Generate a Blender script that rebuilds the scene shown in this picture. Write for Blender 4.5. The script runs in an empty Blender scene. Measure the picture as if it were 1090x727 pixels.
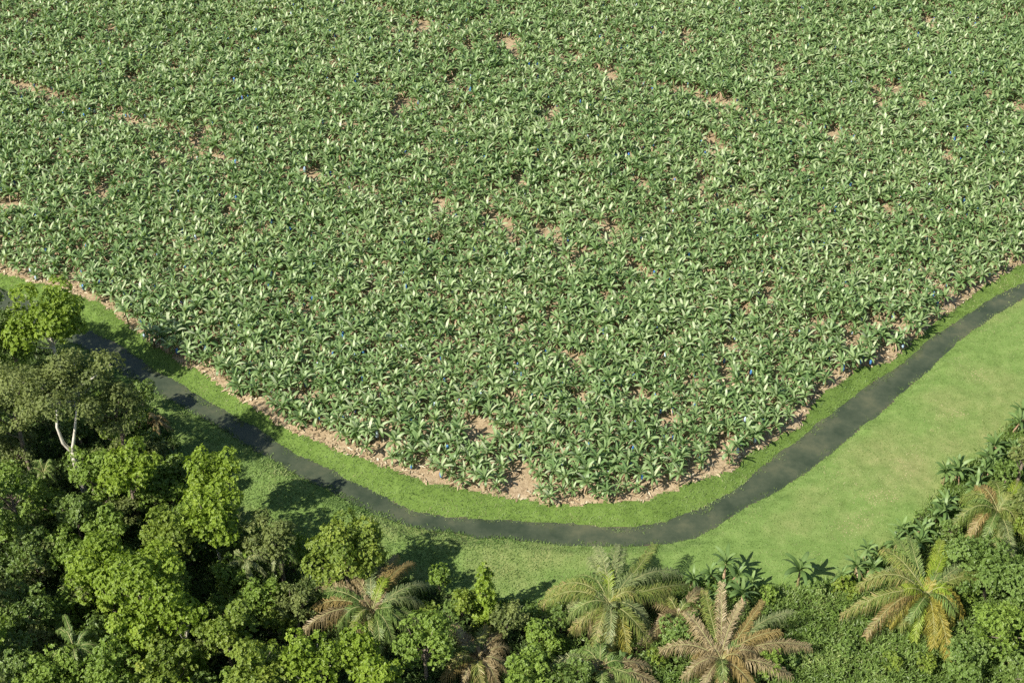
import bpy, math, random
import numpy as np
from math import radians, sin, cos, pi
rng = np.random.default_rng(11)
random.seed(11)

# ------------------------------------------------------------------ scene, camera, light
sc = bpy.context.scene
COL = sc.collection
W0, H0, FPX = 1090.0, 727.0, 1497.0
CAM_H, DEP = 144.0, radians(37.0)
cam_d = bpy.data.cameras.new('camera'); cam = bpy.data.objects.new('camera', cam_d); COL.objects.link(cam)
cam.location = (0, 0, CAM_H); cam.rotation_euler = (pi/2 - DEP, 0, 0)
cam_d.sensor_width = 36.0; cam_d.lens = 36.0*FPX/W0; cam_d.clip_start = 1.0; cam_d.clip_end = 8000.0
sc.camera = cam

def ray(px, py):
    u = (np.asarray(px, float)-W0/2)/FPX; v = (np.asarray(py, float)-H0/2)/FPX
    return u, cos(DEP)-v*sin(DEP), -sin(DEP)-v*cos(DEP)
def at(px, py, z=0.0):
    "the point of the place at height z seen at this pixel of the photograph"
    dx, dy, dz = ray(px, py); t = (z-CAM_H)/dz
    return np.array([dx*t, dy*t, z + 0*t]).T if np.ndim(px) else np.array([float(dx*t), float(dy*t), float(z)])
def pix(P):
    P = np.asarray(P, float); x, y, z = P[..., 0], P[..., 1], P[..., 2]-CAM_H
    d = y*cos(DEP)-z*sin(DEP); up = y*sin(DEP)+z*cos(DEP)
    return W0/2+FPX*x/d, H0/2-FPX*up/d, d

SUN = np.array([0.86, 0.66, -1.0]); SUN /= np.linalg.norm(SUN)
w = bpy.data.worlds.new("World"); sc.world = w; w.use_nodes = True
nt = w.node_tree; nt.nodes.clear()
sky = nt.nodes.new('ShaderNodeTexSky'); sky.sky_type = 'NISHITA'; sky.sun_disc = False
sky.sun_elevation = math.asin(-SUN[2]); sky.sun_rotation = math.atan2(-SUN[0], -SUN[1]) % (2*pi)
bg = nt.nodes.new('ShaderNodeBackground'); bg.inputs[1].default_value = 0.07
wo = nt.nodes.new('ShaderNodeOutputWorld')
nt.links.new(sky.outputs[0], bg.inputs[0]); nt.links.new(bg.outputs[0], wo.inputs[0])
sd_ = bpy.data.lights.new('sun', 'SUN'); sd_.energy = 4.8; sd_.angle = radians(0.53); sd_.color = (1.0, 0.95, 0.83)
so = bpy.data.objects.new('sun', sd_); COL.objects.link(so)
from mathutils import Vector
so.rotation_euler = Vector(SUN).to_track_quat('-Z', 'Y').to_euler(); so.location = (-120, -60, 200)
sc.view_settings.view_transform = 'Standard'; sc.view_settings.look = 'None'
sc.view_settings.exposure = 0.78; sc.view_settings.gamma = 1.0; sc.view_settings.use_curve_mapping = False
sc.render.engine = 'CYCLES'
sc.cycles.max_bounces = 5; sc.cycles.diffuse_bounces = 3; sc.cycles.glossy_bounces = 2
sc.cycles.transmission_bounces = 3; sc.cycles.transparent_max_bounces = 4
sc.cycles.use_denoising = False
sc.cycles.caustics_reflective = False; sc.cycles.caustics_refractive = False

# ------------------------------------------------------------------ noise
def vnoise(x, y, scale, seed=0):
    x = np.asarray(x, float)/scale; y = np.asarray(y, float)/scale
    xi = np.floor(x).astype(np.int64); yi = np.floor(y).astype(np.int64); xf = x-xi; yf = y-yi
    def h(a, b):
        n = (a*374761393 + b*668265263 + seed*982451653) & 0xffffffff
        n = ((n ^ (n >> 13))*1274126177) & 0xffffffff
        return ((n ^ (n >> 16)) & 0xffff)/65535.0
    u = xf*xf*(3-2*xf); v = yf*yf*(3-2*yf)
    return (h(xi, yi)*(1-u)+h(xi+1, yi)*u)*(1-v) + (h(xi, yi+1)*(1-u)+h(xi+1, yi+1)*u)*v
def fbm(x, y, scale, seed=0, o=3):
    s = 0; a = 1; t = 0
    for k in range(o):
        s = s+a*vnoise(x, y, scale/2**k, seed+k*17); t += a; a *= .5
    return s/t
def sstep(a, b, x):
    t = np.clip((x-a)/(b-a), 0, 1); return t*t*(3-2*t)

# ------------------------------------------------------------------ lines of the place
WATER_Z = -1.0
M_px = [(-60,272),(-20,284),(20,296),(70,308),(105,322),(130,340),(165,369),(215,398),(260,427),(310,457),(350,476),(400,493),(450,511),(520,528),(580,536),(640,534),(683,532),(720,523),(750,509),(779,499),(796,484),(820,468),(852,449),(868,424),(913,391),(954,380),(974,359),(1016,326),(1052,300),(1090,279),(1140,250)]
U_px = [(-60,285),(0,307),(40,324),(85,349),(121,364),(159,391),(199,415),(235,435),(271,456),(314,484),(353,502),(384,519),(400,525),(439,544),(480,551),(557,555),(609,559),(660,562),(691,559),(711,555),(743,542),(784,522),(804,503),(846,472),(871,451),(905,427),(928,407),(959,390),(990,361),(1031,335),(1067,312),(1090,301),(1140,270)]
L_px = [(-60,305),(0,330),(40,347),(95,374),(140,402),(160,415),(229,453),(268,475),(299,495),(327,511),(360,528),(400,547),(439,561),(480,567),(557,576),(621,580),(660,582),(704,580),(737,572),(760,562),(794,540),(820,526),(864,500),(892,475),(920,452),(951,427),(990,392),(1016,366),(1067,331),(1090,318),(1140,290)]
F_px = [(-60,330),(0,347),(90,388),(150,428),(180,462),(205,500),(240,545),(300,585),(400,598),(450,625),(520,640),(570,642),(620,625),(700,617),(760,617),(850,628),(905,614),(960,572),(1000,527),(1030,497),(1060,470),(1100,425),(1140,390)]
def world_line(px, z):
    P = at(np.array([p[0] for p in px]), np.array([p[1] for p in px]), z)[:, :2]
    a = P[0]+(P[0]-P[1])/np.linalg.norm(P[0]-P[1])*2500; b = P[-1]+(P[-1]-P[-2])/np.linalg.norm(P[-1]-P[-2])*2500
    return np.vstack([a, P, b])
M = world_line(M_px, 0); U = world_line(U_px, WATER_Z); L = world_line(L_px, WATER_Z); F = world_line(F_px, 0)
def sdist(line, x, y):
    "signed distance to an open line running left to right: positive on the far side"
    x = np.asarray(x, float).ravel(); y = np.asarray(y, float).ravel()
    best = np.full(x.shape, 1e18)
    for a, b in zip(line[:-1], line[1:]):
        d = b-a; t = np.clip(((x-a[0])*d[0]+(y-a[1])*d[1])/(d@d), 0, 1)
        best = np.minimum(best, (x-a[0]-t*d[0])**2+(y-a[1]-t*d[1])**2)
    poly = np.vstack([line, [[line[-1][0], 1e5], [line[0][0], 1e5]]])
    ins = np.zeros(x.shape, bool); j = len(poly)-1
    for i in range(len(poly)):
        xi, yi = poly[i]; xj, yj = poly[j]
        c = ((yi > y) != (yj > y)) & (x < (xj-xi)*(y-yi)/(yj-yi+1e-12)+xi)
        ins ^= c; j = i
    return np.sqrt(best)*np.where(ins, 1, -1)

def ground_z(x, y, sM=None, sU=None, sL=None, sF=None):
    x = np.asarray(x, float).ravel(); y = np.asarray(y, float).ravel()
    sU = sdist(U, x, y) if sU is None else sU; sL = sdist(L, x, y) if sL is None else sL
    sF = sdist(F, x, y) if sF is None else sF
    jag = (fbm(x, y, 1.6, 5)-.5)*0.9+(fbm(x, y, 5, 6)-.5)*1.6
    # sU > 0: plantation side, sL < 0: forest side, else canal
    zu = -1.0+1.0*sstep(-.2, 4.5, sU+jag); zl = -1.0+0.95*sstep(-.2, 3.0, -sL+jag)
    inn = np.minimum(-sU, sL)-jag*.5
    z = np.where(sU > -jag*.5, zu, np.where(sL < jag*.5, zl, -1.0-np.minimum(1.1, .7*np.maximum(inn, 0))))
    z = z + np.where((sU > 5), (fbm(x, y, 7, 9)-.5)*.35*sstep(5, 8, sU), 0) + np.where(sL < -3, (fbm(x, y, 14, 21)-.5)*.5*sstep(3, 8, -sL), 0)
    z = z + (fbm(x, y, 1.1, 31)-.5)*.12*(np.abs(inn) > .3)
    return z

# ------------------------------------------------------------------ mesh helpers
def mesh_np(name, V, Fs, mats, attrs=None, mat_idx=None, smooth=False):
    "V (n,3); Fs list of index arrays (m,k), each of one face size"
    me = bpy.data.meshes.new(name)
    V = np.ascontiguousarray(V, np.float32)
    Fs = [np.asarray(f, np.int32) for f in Fs if len(f)]
    idx = np.concatenate([f.ravel() for f in Fs]); cnt = np.concatenate([np.full(len(f), f.shape[1], np.int32) for f in Fs])
    me.vertices.add(len(V)); me.vertices.foreach_set('co', V.ravel())
    me.loops.add(len(idx)); me.loops.foreach_set('vertex_index', idx)
    me.polygons.add(len(cnt)); st = np.zeros(len(cnt), np.int32); st[1:] = np.cumsum(cnt)[:-1]
    me.polygons.foreach_set('loop_start', st)
    try: me.polygons.foreach_set('loop_total', cnt)
    except Exception: pass
    for m in (mats if isinstance(mats, (list, tuple)) else [mats]): me.materials.append(m)
    if mat_idx is not None: me.polygons.foreach_set('material_index', np.asarray(mat_idx, np.int32))
    for k, a in (attrs or {}).items():
        at_ = me.attributes.new(k, 'FLOAT', 'POINT'); at_.data.foreach_set('value', np.asarray(a, np.float32))
    me.polygons.foreach_set('use_smooth', np.full(len(cnt), smooth))
    me.update(calc_edges=True); me.validate()
    return me
def obj(name, me, parent=None, loc=None):
    o = bpy.data.objects.new(name, me); COL.objects.link(o)
    if parent is not None: o.parent = parent
    if loc is not None: o.location = loc
    return o
def tag(o, label=None, cat=None, group=None, kind=None):
    if label: o['label'] = label
    if cat: o['category'] = cat
    if group: o['group'] = group
    if kind: o['kind'] = kind
    return o
def thing(name, label, cat, loc, group=None):
    o = bpy.data.objects.new(name, None); COL.objects.link(o); o.location = tuple(float(c) for c in loc)
    o.empty_display_size = .3
    return tag(o, label, cat, group)
class MB:
    "collects arrays of geometry into one mesh"
    def __init__(s): s.V = []; s.Q = []; s.T = []; s.A = []; s.n = 0
    def add(s, V, Q=None, T=None, var=0.5):
        V = np.asarray(V, float).reshape(-1, 3)
        if Q is not None and len(Q): s.Q.append(np.asarray(Q)+s.n)
        if T is not None and len(T): s.T.append(np.asarray(T)+s.n)
        s.V.append(V); s.A.append(np.broadcast_to(np.asarray(var, float), (len(V),)).copy() if np.ndim(var) == 0 else np.asarray(var, float)); s.n += len(V)
    def mesh(s, name, mat, smooth=False):
        Fs = []
        if s.Q: Fs.append(np.vstack(s.Q))
        if s.T: Fs.append(np.vstack(s.T))
        return mesh_np(name, np.vstack(s.V), Fs, mat, {'var': np.concatenate(s.A)}, smooth=smooth)
    def tube(s, pts, radii, k=7, var=.5):
        pts = np.asarray(pts, float); n = len(pts); V = []
        for i in range(n):
            t = pts[min(i+1, n-1)]-pts[max(i-1, 0)]; t /= np.linalg.norm(t)+1e-9
            a = np.cross(t, [0.3, 1, 0.1]); a /= np.linalg.norm(a)+1e-9; b = np.cross(t, a)
            th = np.arange(k)*2*pi/k
            V.append(pts[i]+radii[i]*(np.cos(th)[:, None]*a+np.sin(th)[:, None]*b))
        Q = [[i*k+j, i*k+(j+1) % k, (i+1)*k+(j+1) % k, (i+1)*k+j] for i in range(n-1) for j in range(k)]
        T = [[(n-1)*k+j, (n-1)*k+(j+1) % k, n*k] for j in range(k)]
        s.add(np.vstack(V+[pts[-1][None]+1e-3]), Q, T, var)

# ------------------------------------------------------------------ materials
def newmat(name):
    m = bpy.data.materials.new(name); m.use_nodes = True; nt = m.node_tree; nt.nodes.clear()
    out = nt.nodes.new('ShaderNodeOutputMaterial'); p = nt.nodes.new('ShaderNodeBsdfPrincipled')
    nt.links.new(p.outputs[0], out.inputs[0]); return m, nt, p, out
def nnoise(nt, scale, detail=3, vec=None, rough=.55):
    n = nt.nodes.new('ShaderNodeTexNoise'); n.inputs['Scale'].default_value = scale; n.inputs['Detail'].default_value = detail
    n.inputs['Roughness'].default_value = rough
    if vec is None:
        g = nt.nodes.new('ShaderNodeNewGeometry'); vec = g.outputs['Position']
    nt.links.new(vec, n.inputs['Vector']); return n
def ramp(nt, fac, stops):
    r = nt.nodes.new('ShaderNodeValToRGB'); e = r.color_ramp.elements
    while len(e) < len(stops): e.new(.5)
    for el, (p, c) in zip(e, stops): el.position = p; el.color = (*c, 1)
    nt.links.new(fac, r.inputs[0]); return r
def mixc(nt, fac, a, b, mode='MIX'):
    m = nt.nodes.new('ShaderNodeMix'); m.data_type = 'RGBA'; m.blend_type = mode
    for s, v in ((m.inputs[0], fac), (m.inputs[6], a), (m.inputs[7], b)):
        if hasattr(v, 'is_linked') or hasattr(v, 'links'): nt.links.new(v, s)
        elif isinstance(v, (tuple, list)): s.default_value = (*v, 1)
        else: s.default_value = v
    return m.outputs[2]
def attr(nt, name):
    a = nt.nodes.new('ShaderNodeAttribute'); a.attribute_name = name; return a
def math_(nt, op, a, b=None):
    m = nt.nodes.new('ShaderNodeMath'); m.operation = op
    for s, v in ((m.inputs[0], a), (m.inputs[1], b)):
        if v is None: continue
        if hasattr(v, 'links'): nt.links.new(v, s)
        else: s.default_value = v
    return m.outputs[0]
def foliage(name, stops, rough=.5, trans=.25, spec=.4, nscale=.25, namt=.35, tcol=None):
    "stops: leaf colours along the per-leaf attribute; a slow noise in the place shifts them from plant to plant"
    m, nt, p, out = newmat(name)
    n = nnoise(nt, nscale, 2)
    f = math_(nt, 'ADD', math_(nt, 'MULTIPLY', math_(nt, 'SUBTRACT', n.outputs[0], .5), namt*2), attr(nt, 'var').outputs['Fac'])
    r = ramp(nt, f, stops)
    nt.links.new(r.outputs[0], p.inputs['Base Color'])
    p.inputs['Roughness'].default_value = rough; p.inputs['Specular IOR Level'].default_value = spec
    if trans > 0:
        t = nt.nodes.new('ShaderNodeBsdfTranslucent')
        c = mixc(nt, 1.0, r.outputs[0], tcol or (1.5, 1.6, .6), 'MULTIPLY'); nt.links.new(c, t.inputs[0])
        mx = nt.nodes.new('ShaderNodeMixShader'); mx.inputs[0].default_value = trans
        nt.links.new(p.outputs[0], mx.inputs[1]); nt.links.new(t.outputs[0], mx.inputs[2]); nt.links.new(mx.outputs[0], out.inputs[0])
    return m
MAT = {}
MAT['banana'] = foliage('banana_leaf', [(0, (.062, .122, .036)), (.4, (.135, .228, .076)), (.75, (.238, .326, .128)), (.93, (.35, .43, .24)), (1, (.43, .48, .29))], rough=.45, trans=.25, spec=.45, nscale=.06, namt=.25)
MAT['banana_wild'] = foliage('wild_banana_leaf', [(0, (.06, .105, .03)), (.5, (.12, .2, .055)), (1, (.22, .31, .11))], rough=.5, trans=.25, spec=.4)
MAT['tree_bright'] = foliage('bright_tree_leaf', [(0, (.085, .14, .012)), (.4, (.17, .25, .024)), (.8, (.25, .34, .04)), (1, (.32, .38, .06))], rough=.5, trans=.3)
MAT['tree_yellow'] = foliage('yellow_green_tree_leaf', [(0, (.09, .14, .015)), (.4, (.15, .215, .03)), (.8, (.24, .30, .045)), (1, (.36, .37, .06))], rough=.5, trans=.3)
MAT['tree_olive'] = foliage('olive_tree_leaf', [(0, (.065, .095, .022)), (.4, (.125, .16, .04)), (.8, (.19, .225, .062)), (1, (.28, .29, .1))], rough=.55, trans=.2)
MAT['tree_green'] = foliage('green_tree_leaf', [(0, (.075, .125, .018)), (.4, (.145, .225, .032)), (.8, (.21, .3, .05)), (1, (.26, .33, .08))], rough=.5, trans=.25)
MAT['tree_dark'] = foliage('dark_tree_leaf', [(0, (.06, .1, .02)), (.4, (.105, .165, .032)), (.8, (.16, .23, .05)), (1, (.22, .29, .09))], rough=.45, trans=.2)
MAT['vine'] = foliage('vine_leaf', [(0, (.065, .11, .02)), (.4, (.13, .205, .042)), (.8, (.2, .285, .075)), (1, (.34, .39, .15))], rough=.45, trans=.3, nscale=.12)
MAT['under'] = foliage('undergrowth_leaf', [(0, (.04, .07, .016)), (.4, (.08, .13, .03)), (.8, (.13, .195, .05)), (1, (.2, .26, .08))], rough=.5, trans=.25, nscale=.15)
FR = {'green': [(0, (.065, .12, .025)), (.5, (.14, .215, .05)), (1, (.25, .31, .1))],
      'silver': [(0, (.09, .135, .045)), (.5, (.185, .235, .085)), (1, (.36, .38, .19))],
      'yellow': [(0, (.15, .17, .03)), (.5, (.28, .26, .045)), (1, (.42, .33, .07))],
      'lime': [(0, (.14, .21, .02)), (.5, (.25, .34, .035)), (1, (.36, .41, .07))],
      'mixed': [(0, (.09, .14, .03)), (.5, (.18, .23, .05)), (.85, (.27, .27, .08)), (1, (.38, .3, .13))],
      'orange': [(0, (.15, .12, .04)), (.5, (.27, .2, .07)), (1, (.4, .3, .13))],
      'brown': [(0, (.11, .085, .035)), (.5, (.235, .182, .088)), (1, (.41, .335, .19))]}
for k, v in FR.items():
    MAT['frond_'+k] = foliage(k+'_frond', v, rough=.5, trans=.15 if k in ('brown', 'orange') else .22, nscale=.5, namt=.35, tcol=(1.2, 1.2, .8))
MAT['dry'] = foliage('dry_banana_leaf', [(0, (.16, .095, .05)), (.5, (.32, .21, .125)), (1, (.56, .42, .28))], rough=.7, trans=.1, tcol=(1, 1, 1))
MAT['litter'] = foliage('dry_leaf_litter', [(0, (.12, .075, .04)), (.4, (.29, .215, .125)), (.8, (.47, .38, .25)), (1, (.6, .52, .38))], rough=.75, trans=0, nscale=.3)
MAT['grass'] = foliage('grass_blade', [(0, (.085, .15, .034)), (.4, (.165, .24, .068)), (.75, (.25, .295, .115)), (1, (.39, .35, .19))], rough=.6, tcol=(1.4, 1.5, .7), trans=.25, spec=.25, nscale=.07, namt=.32)
MAT['grass_lush'] = foliage('lush_bank_grass_blade', [(0, (.075, .13, .028)), (.4, (.148, .226, .066)), (.8, (.22, .295, .104)), (1, (.34, .34, .16))], rough=.6, tcol=(1.4, 1.5, .8), trans=.25, spec=.25, nscale=.1, namt=.25)
def bark(name, a, b, sc_=3):
    m, nt, p, out = newmat(name); n = nnoise(nt, sc_, 4); r = ramp(nt, n.outputs[0], [(.3, a), (.7, b)])
    nt.links.new(r.outputs[0], p.inputs['Base Color']); p.inputs['Roughness'].default_value = .8
    bm = nt.nodes.new('ShaderNodeBump'); bm.inputs['Strength'].default_value = .5; bm.inputs['Distance'].default_value = .05
    nt.links.new(n.outputs[0], bm.inputs['Height']); nt.links.new(bm.outputs[0], p.inputs['Normal']); return m
MAT['bark'] = bark('grey_brown_bark', (.11, .085, .06), (.25, .2, .15))
MAT['pale_bark'] = bark('pale_bark', (.42, .38, .3), (.7, .66, .56), 1.5)
MAT['stem'] = bark('banana_stem', (.14, .11, .045), (.3, .25, .12), 4)
MAT['rachis'] = bark('frond_stalk', (.17, .19, .06), (.32, .3, .13), 2)
def plastic(name, c, c2):
    m, nt, p, out = newmat(name); n = nnoise(nt, .9, 1); r = ramp(nt, n.outputs[0], [(.35, c), (.65, c2)])
    nt.links.new(r.outputs[0], p.inputs['Base Color']); p.inputs['Roughness'].default_value = .3; return m
MAT['bag'] = plastic('blue_plastic_film', (.03, .11, .36), (.08, .24, .52))
MAT['bag_pale'] = plastic('pale_plastic_film', (.3, .45, .62), (.55, .66, .74))

def groundmat(name, stops, scale, bump=.1, fine=6.0, stops2=None, fscale=.05, patch=None):
    m, nt, p, out = newmat(name)
    n1 = nnoise(nt, scale, 6, rough=.65); n2 = nnoise(nt, fine, 3)
    f = math_(nt, 'ADD', math_(nt, 'MULTIPLY', n1.outputs[0], .6), math_(nt, 'MULTIPLY', n2.outputs[0], .4))
    c = ramp(nt, f, stops).outputs[0]
    if stops2:
        n3 = nnoise(nt, fscale, 4); fr = ramp(nt, n3.outputs[0], [(.48, (0, 0, 0)), (.68, (1, 1, 1))]).outputs[0]
        c = mixc(nt, fr, c, ramp(nt, f, stops2).outputs[0])
    nt.links.new(c, p.inputs['Base Color']); p.inputs['Roughness'].default_value = .9; p.inputs['Specular IOR Level'].default_value = .15
    bm = nt.nodes.new('ShaderNodeBump'); bm.inputs['Strength'].default_value = .8; bm.inputs['Distance'].default_value = bump
    nt.links.new(f, bm.inputs['Height']); nt.links.new(bm.outputs[0], p.inputs['Normal']); return m
MAT['soil'] = groundmat('mulched_soil', [(.3, (.13, .09, .05)), (.45, (.3, .22, .135)), (.58, (.44, .345, .225)), (.72, (.56, .46, .32))], .9, .25, 5)
MAT['turf'] = groundmat('turf', [(.3, (.085, .142, .032)), (.5, (.142, .22, .056)), (.7, (.21, .285, .088))], .5, .12, 7, [(.3, (.13, .16, .05)), (.5, (.21, .235, .085)), (.7, (.33, .3, .14))], .045)
MAT['turf_lush'] = groundmat('lush_turf', [(.3, (.06, .105, .02)), (.5, (.11, .175, .035)), (.7, (.16, .235, .06))], .6, .15, 7)
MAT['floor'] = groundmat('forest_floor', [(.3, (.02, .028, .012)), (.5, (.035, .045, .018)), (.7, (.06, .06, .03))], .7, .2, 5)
MAT['mud'] = groundmat('canal_mud', [(.3, (.05, .045, .03)), (.7, (.12, .11, .075))], .8, .1, 5)
m, nt, p, out = newmat('murky_water')
n = nnoise(nt, .16, 7, rough=.7); n2 = nnoise(nt, 1.6, 3)
r = ramp(nt, n.outputs[0], [(.34, (.036, .05, .03)), (.5, (.06, .074, .045)), (.66, (.1, .106, .062))])
nt.links.new(r.outputs[0], p.inputs['Base Color']); p.inputs['Roughness'].default_value = .06; p.inputs['IOR'].default_value = 1.33
bm = nt.nodes.new('ShaderNodeBump'); bm.inputs['Strength'].default_value = .25; bm.inputs['Distance'].default_value = .03
nt.links.new(n2.outputs[0], bm.inputs['Height']); nt.links.new(bm.outputs[0], p.inputs['Normal'])
MAT['water'] = m

# ------------------------------------------------------------------ ground sheet, cut into its regions
def axis(a, b, step, far):
    mid = np.arange(a, b+1e-6, step); g = []; s = step; c = b
    while c < far: s *= 1.35; c += s; g.append(c)
    g2 = []; s = step; c = a
    while c > -far: s *= 1.35; c -= s; g2.append(c)
    return np.array(g2[::-1]+list(mid)+g)
xs = axis(-112, 112, .5, 4000)
ys0 = axis(88, 215, .5, 4000); ys = np.concatenate([ys0[ys0 <= 215], np.arange(216.2, 340, 1.2)]); s = 1.2; c = ys[-1]
while c < 5000: s *= 1.35; c += s; ys = np.append(ys, c)
X, Y = np.meshgrid(xs, ys); X = X.ravel(); Y = Y.ravel()
SM, SU, SL, SF = (sdist(l, X, Y) for l in (M, U, L, F))
Z = ground_z(X, Y, SM, SU, SL, SF)
nx, ny = len(xs), len(ys)
ii, jj = np.meshgrid(np.arange(nx-1), np.arange(ny-1)); ii = ii.ravel(); jj = jj.ravel()
Q = np.stack([jj*nx+ii, jj*nx+ii+1, (jj+1)*nx+ii+1, (jj+1)*nx+ii], 1)
fm, fu, fl, ff = (v[Q].mean(1) for v in (SM, SU, SL, SF)); fx = X[Q].mean(1); fy = Y[Q].mean(1)
nz = (fbm(fx, fy, 2.5, 77)-.5)*2.2
reg = np.full(len(Q), 4)
reg[ff > (nz*.8)] = 3                      # grass on the near side
reg[(fu < 0) & (fl > 0)] = 2               # canal bed
reg[fu >= 0] = 1                           # far bank
reg[fm+nz*.7 > 0] = 0
V3 = np.stack([X, Y, Z], 1)
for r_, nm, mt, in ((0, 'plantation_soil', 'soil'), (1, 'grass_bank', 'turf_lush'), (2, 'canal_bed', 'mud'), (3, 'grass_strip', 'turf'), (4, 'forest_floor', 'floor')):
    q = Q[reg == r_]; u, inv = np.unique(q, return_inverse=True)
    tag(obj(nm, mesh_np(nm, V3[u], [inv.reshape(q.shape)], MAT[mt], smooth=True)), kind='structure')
# water surface: a strip a little wider than the canal, its edges hidden in the banks
def resample(line, n):
    P = line; d = np.r_[0, np.cumsum(np.linalg.norm(np.diff(P, axis=0), axis=1))]; t = np.linspace(0, d[-1], n)
    return np.stack([np.interp(t, d, P[:, 0]), np.interp(t, d, P[:, 1])], 1)
k = 240; uu = resample(np.array(U[1:-1]), k); ll = resample(np.array(L[1:-1]), k)
uu = np.vstack([U[0], uu, U[-1]]); ll = np.vstack([L[0], ll, L[-1]])
dv = uu-ll; dv /= np.linalg.norm(dv, axis=1)[:, None]; uu = uu+dv*1.2; ll = ll-dv*1.2
V = np.vstack([np.c_[ll, np.full(len(ll), WATER_Z)], np.c_[uu, np.full(len(uu), WATER_Z)]]); n_ = len(ll)
tag(obj('canal_water', mesh_np('canal_water', V, [np.array([[i, i+1, n_+i+1, n_+i] for i in range(n_-1)])], MAT['water'])), kind='structure')

# ------------------------------------------------------------------ banana plants
def leaf_arrays(origin, az, elev, length, width, droop, segs=7, twist=0.0, fold=.35, rag=.12, R=random):
    "an arching banana leaf: midrib with two half blades, ragged margins"
    pts = []; p = np.array(origin, float); e = elev; step = length/segs
    d_az = np.array([cos(az), sin(az), 0.]); side = np.array([-sin(az), cos(az), 0.])
    dirs = []
    for i in range(segs+1):
        d = d_az*cos(e)+np.array([0, 0, 1.])*sin(e); pts.append(p.copy()); dirs.append(d); p = p+d*step; e -= droop/segs*(.5+i/segs)
    V = []; Q = []
    for i, (q, d) in enumerate(zip(pts, dirs)):
        t = i/segs; wd = width*.5*min(1, (t*5.0)**.8 if t < .2 else 1)*(1 if t < .55 else max(.06, math.sqrt(max(0, 1-((t-.55)/.47)**2))))
        if i == 0: wd = .04
        n = np.cross(side, d); n = -n if n[2] < 0 and elev < 1.2 else n
        s2 = side*cos(twist)+n*sin(twist); n2 = np.cross(d, s2)
        if n2[2] < 0: n2 = -n2
        wl = wd*(1+R.uniform(-rag, rag)); wr = wd*(1+R.uniform(-rag, rag))
        V += [q+s2*wl*cos(fold)+n2*wl*sin(fold)*(.6-1.2*t), q, q-s2*wr*cos(fold)+n2*wr*sin(fold)*(.6-1.2*t)]
        if i < segs: a = i*3; Q += [[a, a+1, a+4, a+3], [a+1, a+2, a+5, a+4]]
    return np.array(V), np.array(Q)
def banana_proto(seed, big=1.0, small=False):
    R = random.Random(seed)
    hgt = R.uniform(1.9, 2.5)*big; nl = R.randint(11, 14)
    st = MB(); st.tube([(0, 0, -.4), (0, 0, .2), (.02, 0, hgt*.6), (.03, 0, hgt)], [.17, .15, .12, .08], 6)
    if R.random() < .6:
        a = R.uniform(0, 6.28); st.tube([(cos(a)*.3, sin(a)*.3, -.3), (cos(a)*.42, sin(a)*.42, .9)], [.09, .05], 6)
    fo = MB(); az = R.uniform(0, 6.28)
    for i in range(nl):
        t = i/(nl-1); az += 2.4+R.uniform(-.35, .35)
        el = 1.42-1.2*t**1.3+R.uniform(-.2, .2); ln = (1.65+.75*sin(pi*min(1, .3+t*.6)))*big*R.uniform(.88, 1.1)
        V, Qd = leaf_arrays((.03, 0, hgt-.12*t), az, el, ln, R.uniform(.37, .54)*big, 1.1+1.35*t+R.uniform(-.4, .6), 7, R.uniform(-.5, .5), R.uniform(.2, .5), .14, R)
        v = R.gauss(.52, .2)-.16*t+(.35 if R.random() < .03 else 0)
        fo.add(V, Qd, None, np.clip(np.tile([v-.1, v+.22, v+.06], 8), 0, 1))
    # furled young leaf
    fo.tube([(0.03, 0, hgt), (0.05, .03, hgt+.8), (.12, .05, hgt+1.5*big)], [.05, .06, .015], 5, .85)
    # a sucker with small leaves
    if R.random() < .5:
        a = R.uniform(0, 6.28); o = np.array([cos(a)*.6, sin(a)*.6, 0])
        for i in range(5):
            V, Qd = leaf_arrays(o+[0, 0, .7], i*2.4+a, 1.25-.2*i, 1.1, .34, 1.2, 5, 0, .3, .1, R)
            fo.add(V, Qd, None, .6)
    dr = MB()
    for i in range(R.randint(2, 4)):
        a = R.uniform(0, 6.28)
        V, Qd = leaf_arrays((0, 0, hgt*.92), a, -.5, R.uniform(1.3, 1.9), R.uniform(.2, .34), 1.0, 5, R.uniform(-1, 1), .8, .35, R)
        dr.add(V, Qd, None, R.uniform(.1, .9))
    return dict(stem=st, foliage=fo, dry_leaves=dr, h=hgt)
def bag_mb(R=random, h=2.2):
    b = MB(); k = 8; prof = [(.04, .05), (.18, -.05), (.27, -.35), (.29, -.75), (.25, -1.1), (.15, -1.25)]
    V = [[r*cos(j*2*pi/k)*(1+.12*((j*7) % 3-1)), r*sin(j*2*pi/k)*(1+.1*((j*5) % 3-1)), z] for r, z in prof for j in range(k)]
    Qd = [[i*k+j, i*k+(j+1) % k, (i+1)*k+(j+1) % k, (i+1)*k+j] for i in range(len(prof)-1) for j in range(k)]
    b.add(V, Qd, None, .5); return b
NP = 9
protos = [banana_proto(100+i) for i in range(NP)]
pm = [dict(stem=p['stem'].mesh('banana_stem', MAT['stem'], True), foliage=p['foliage'].mesh('banana_foliage', MAT['banana'], True),
           dry_leaves=p['dry_leaves'].mesh('banana_dry_leaves', MAT['dry'])) for p in protos]
bagm = bag_mb().mesh('fruit_bag', MAT['bag'], True); bagm2 = bag_mb().mesh('pale_fruit_bag', MAT['bag_pale'], True)

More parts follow.
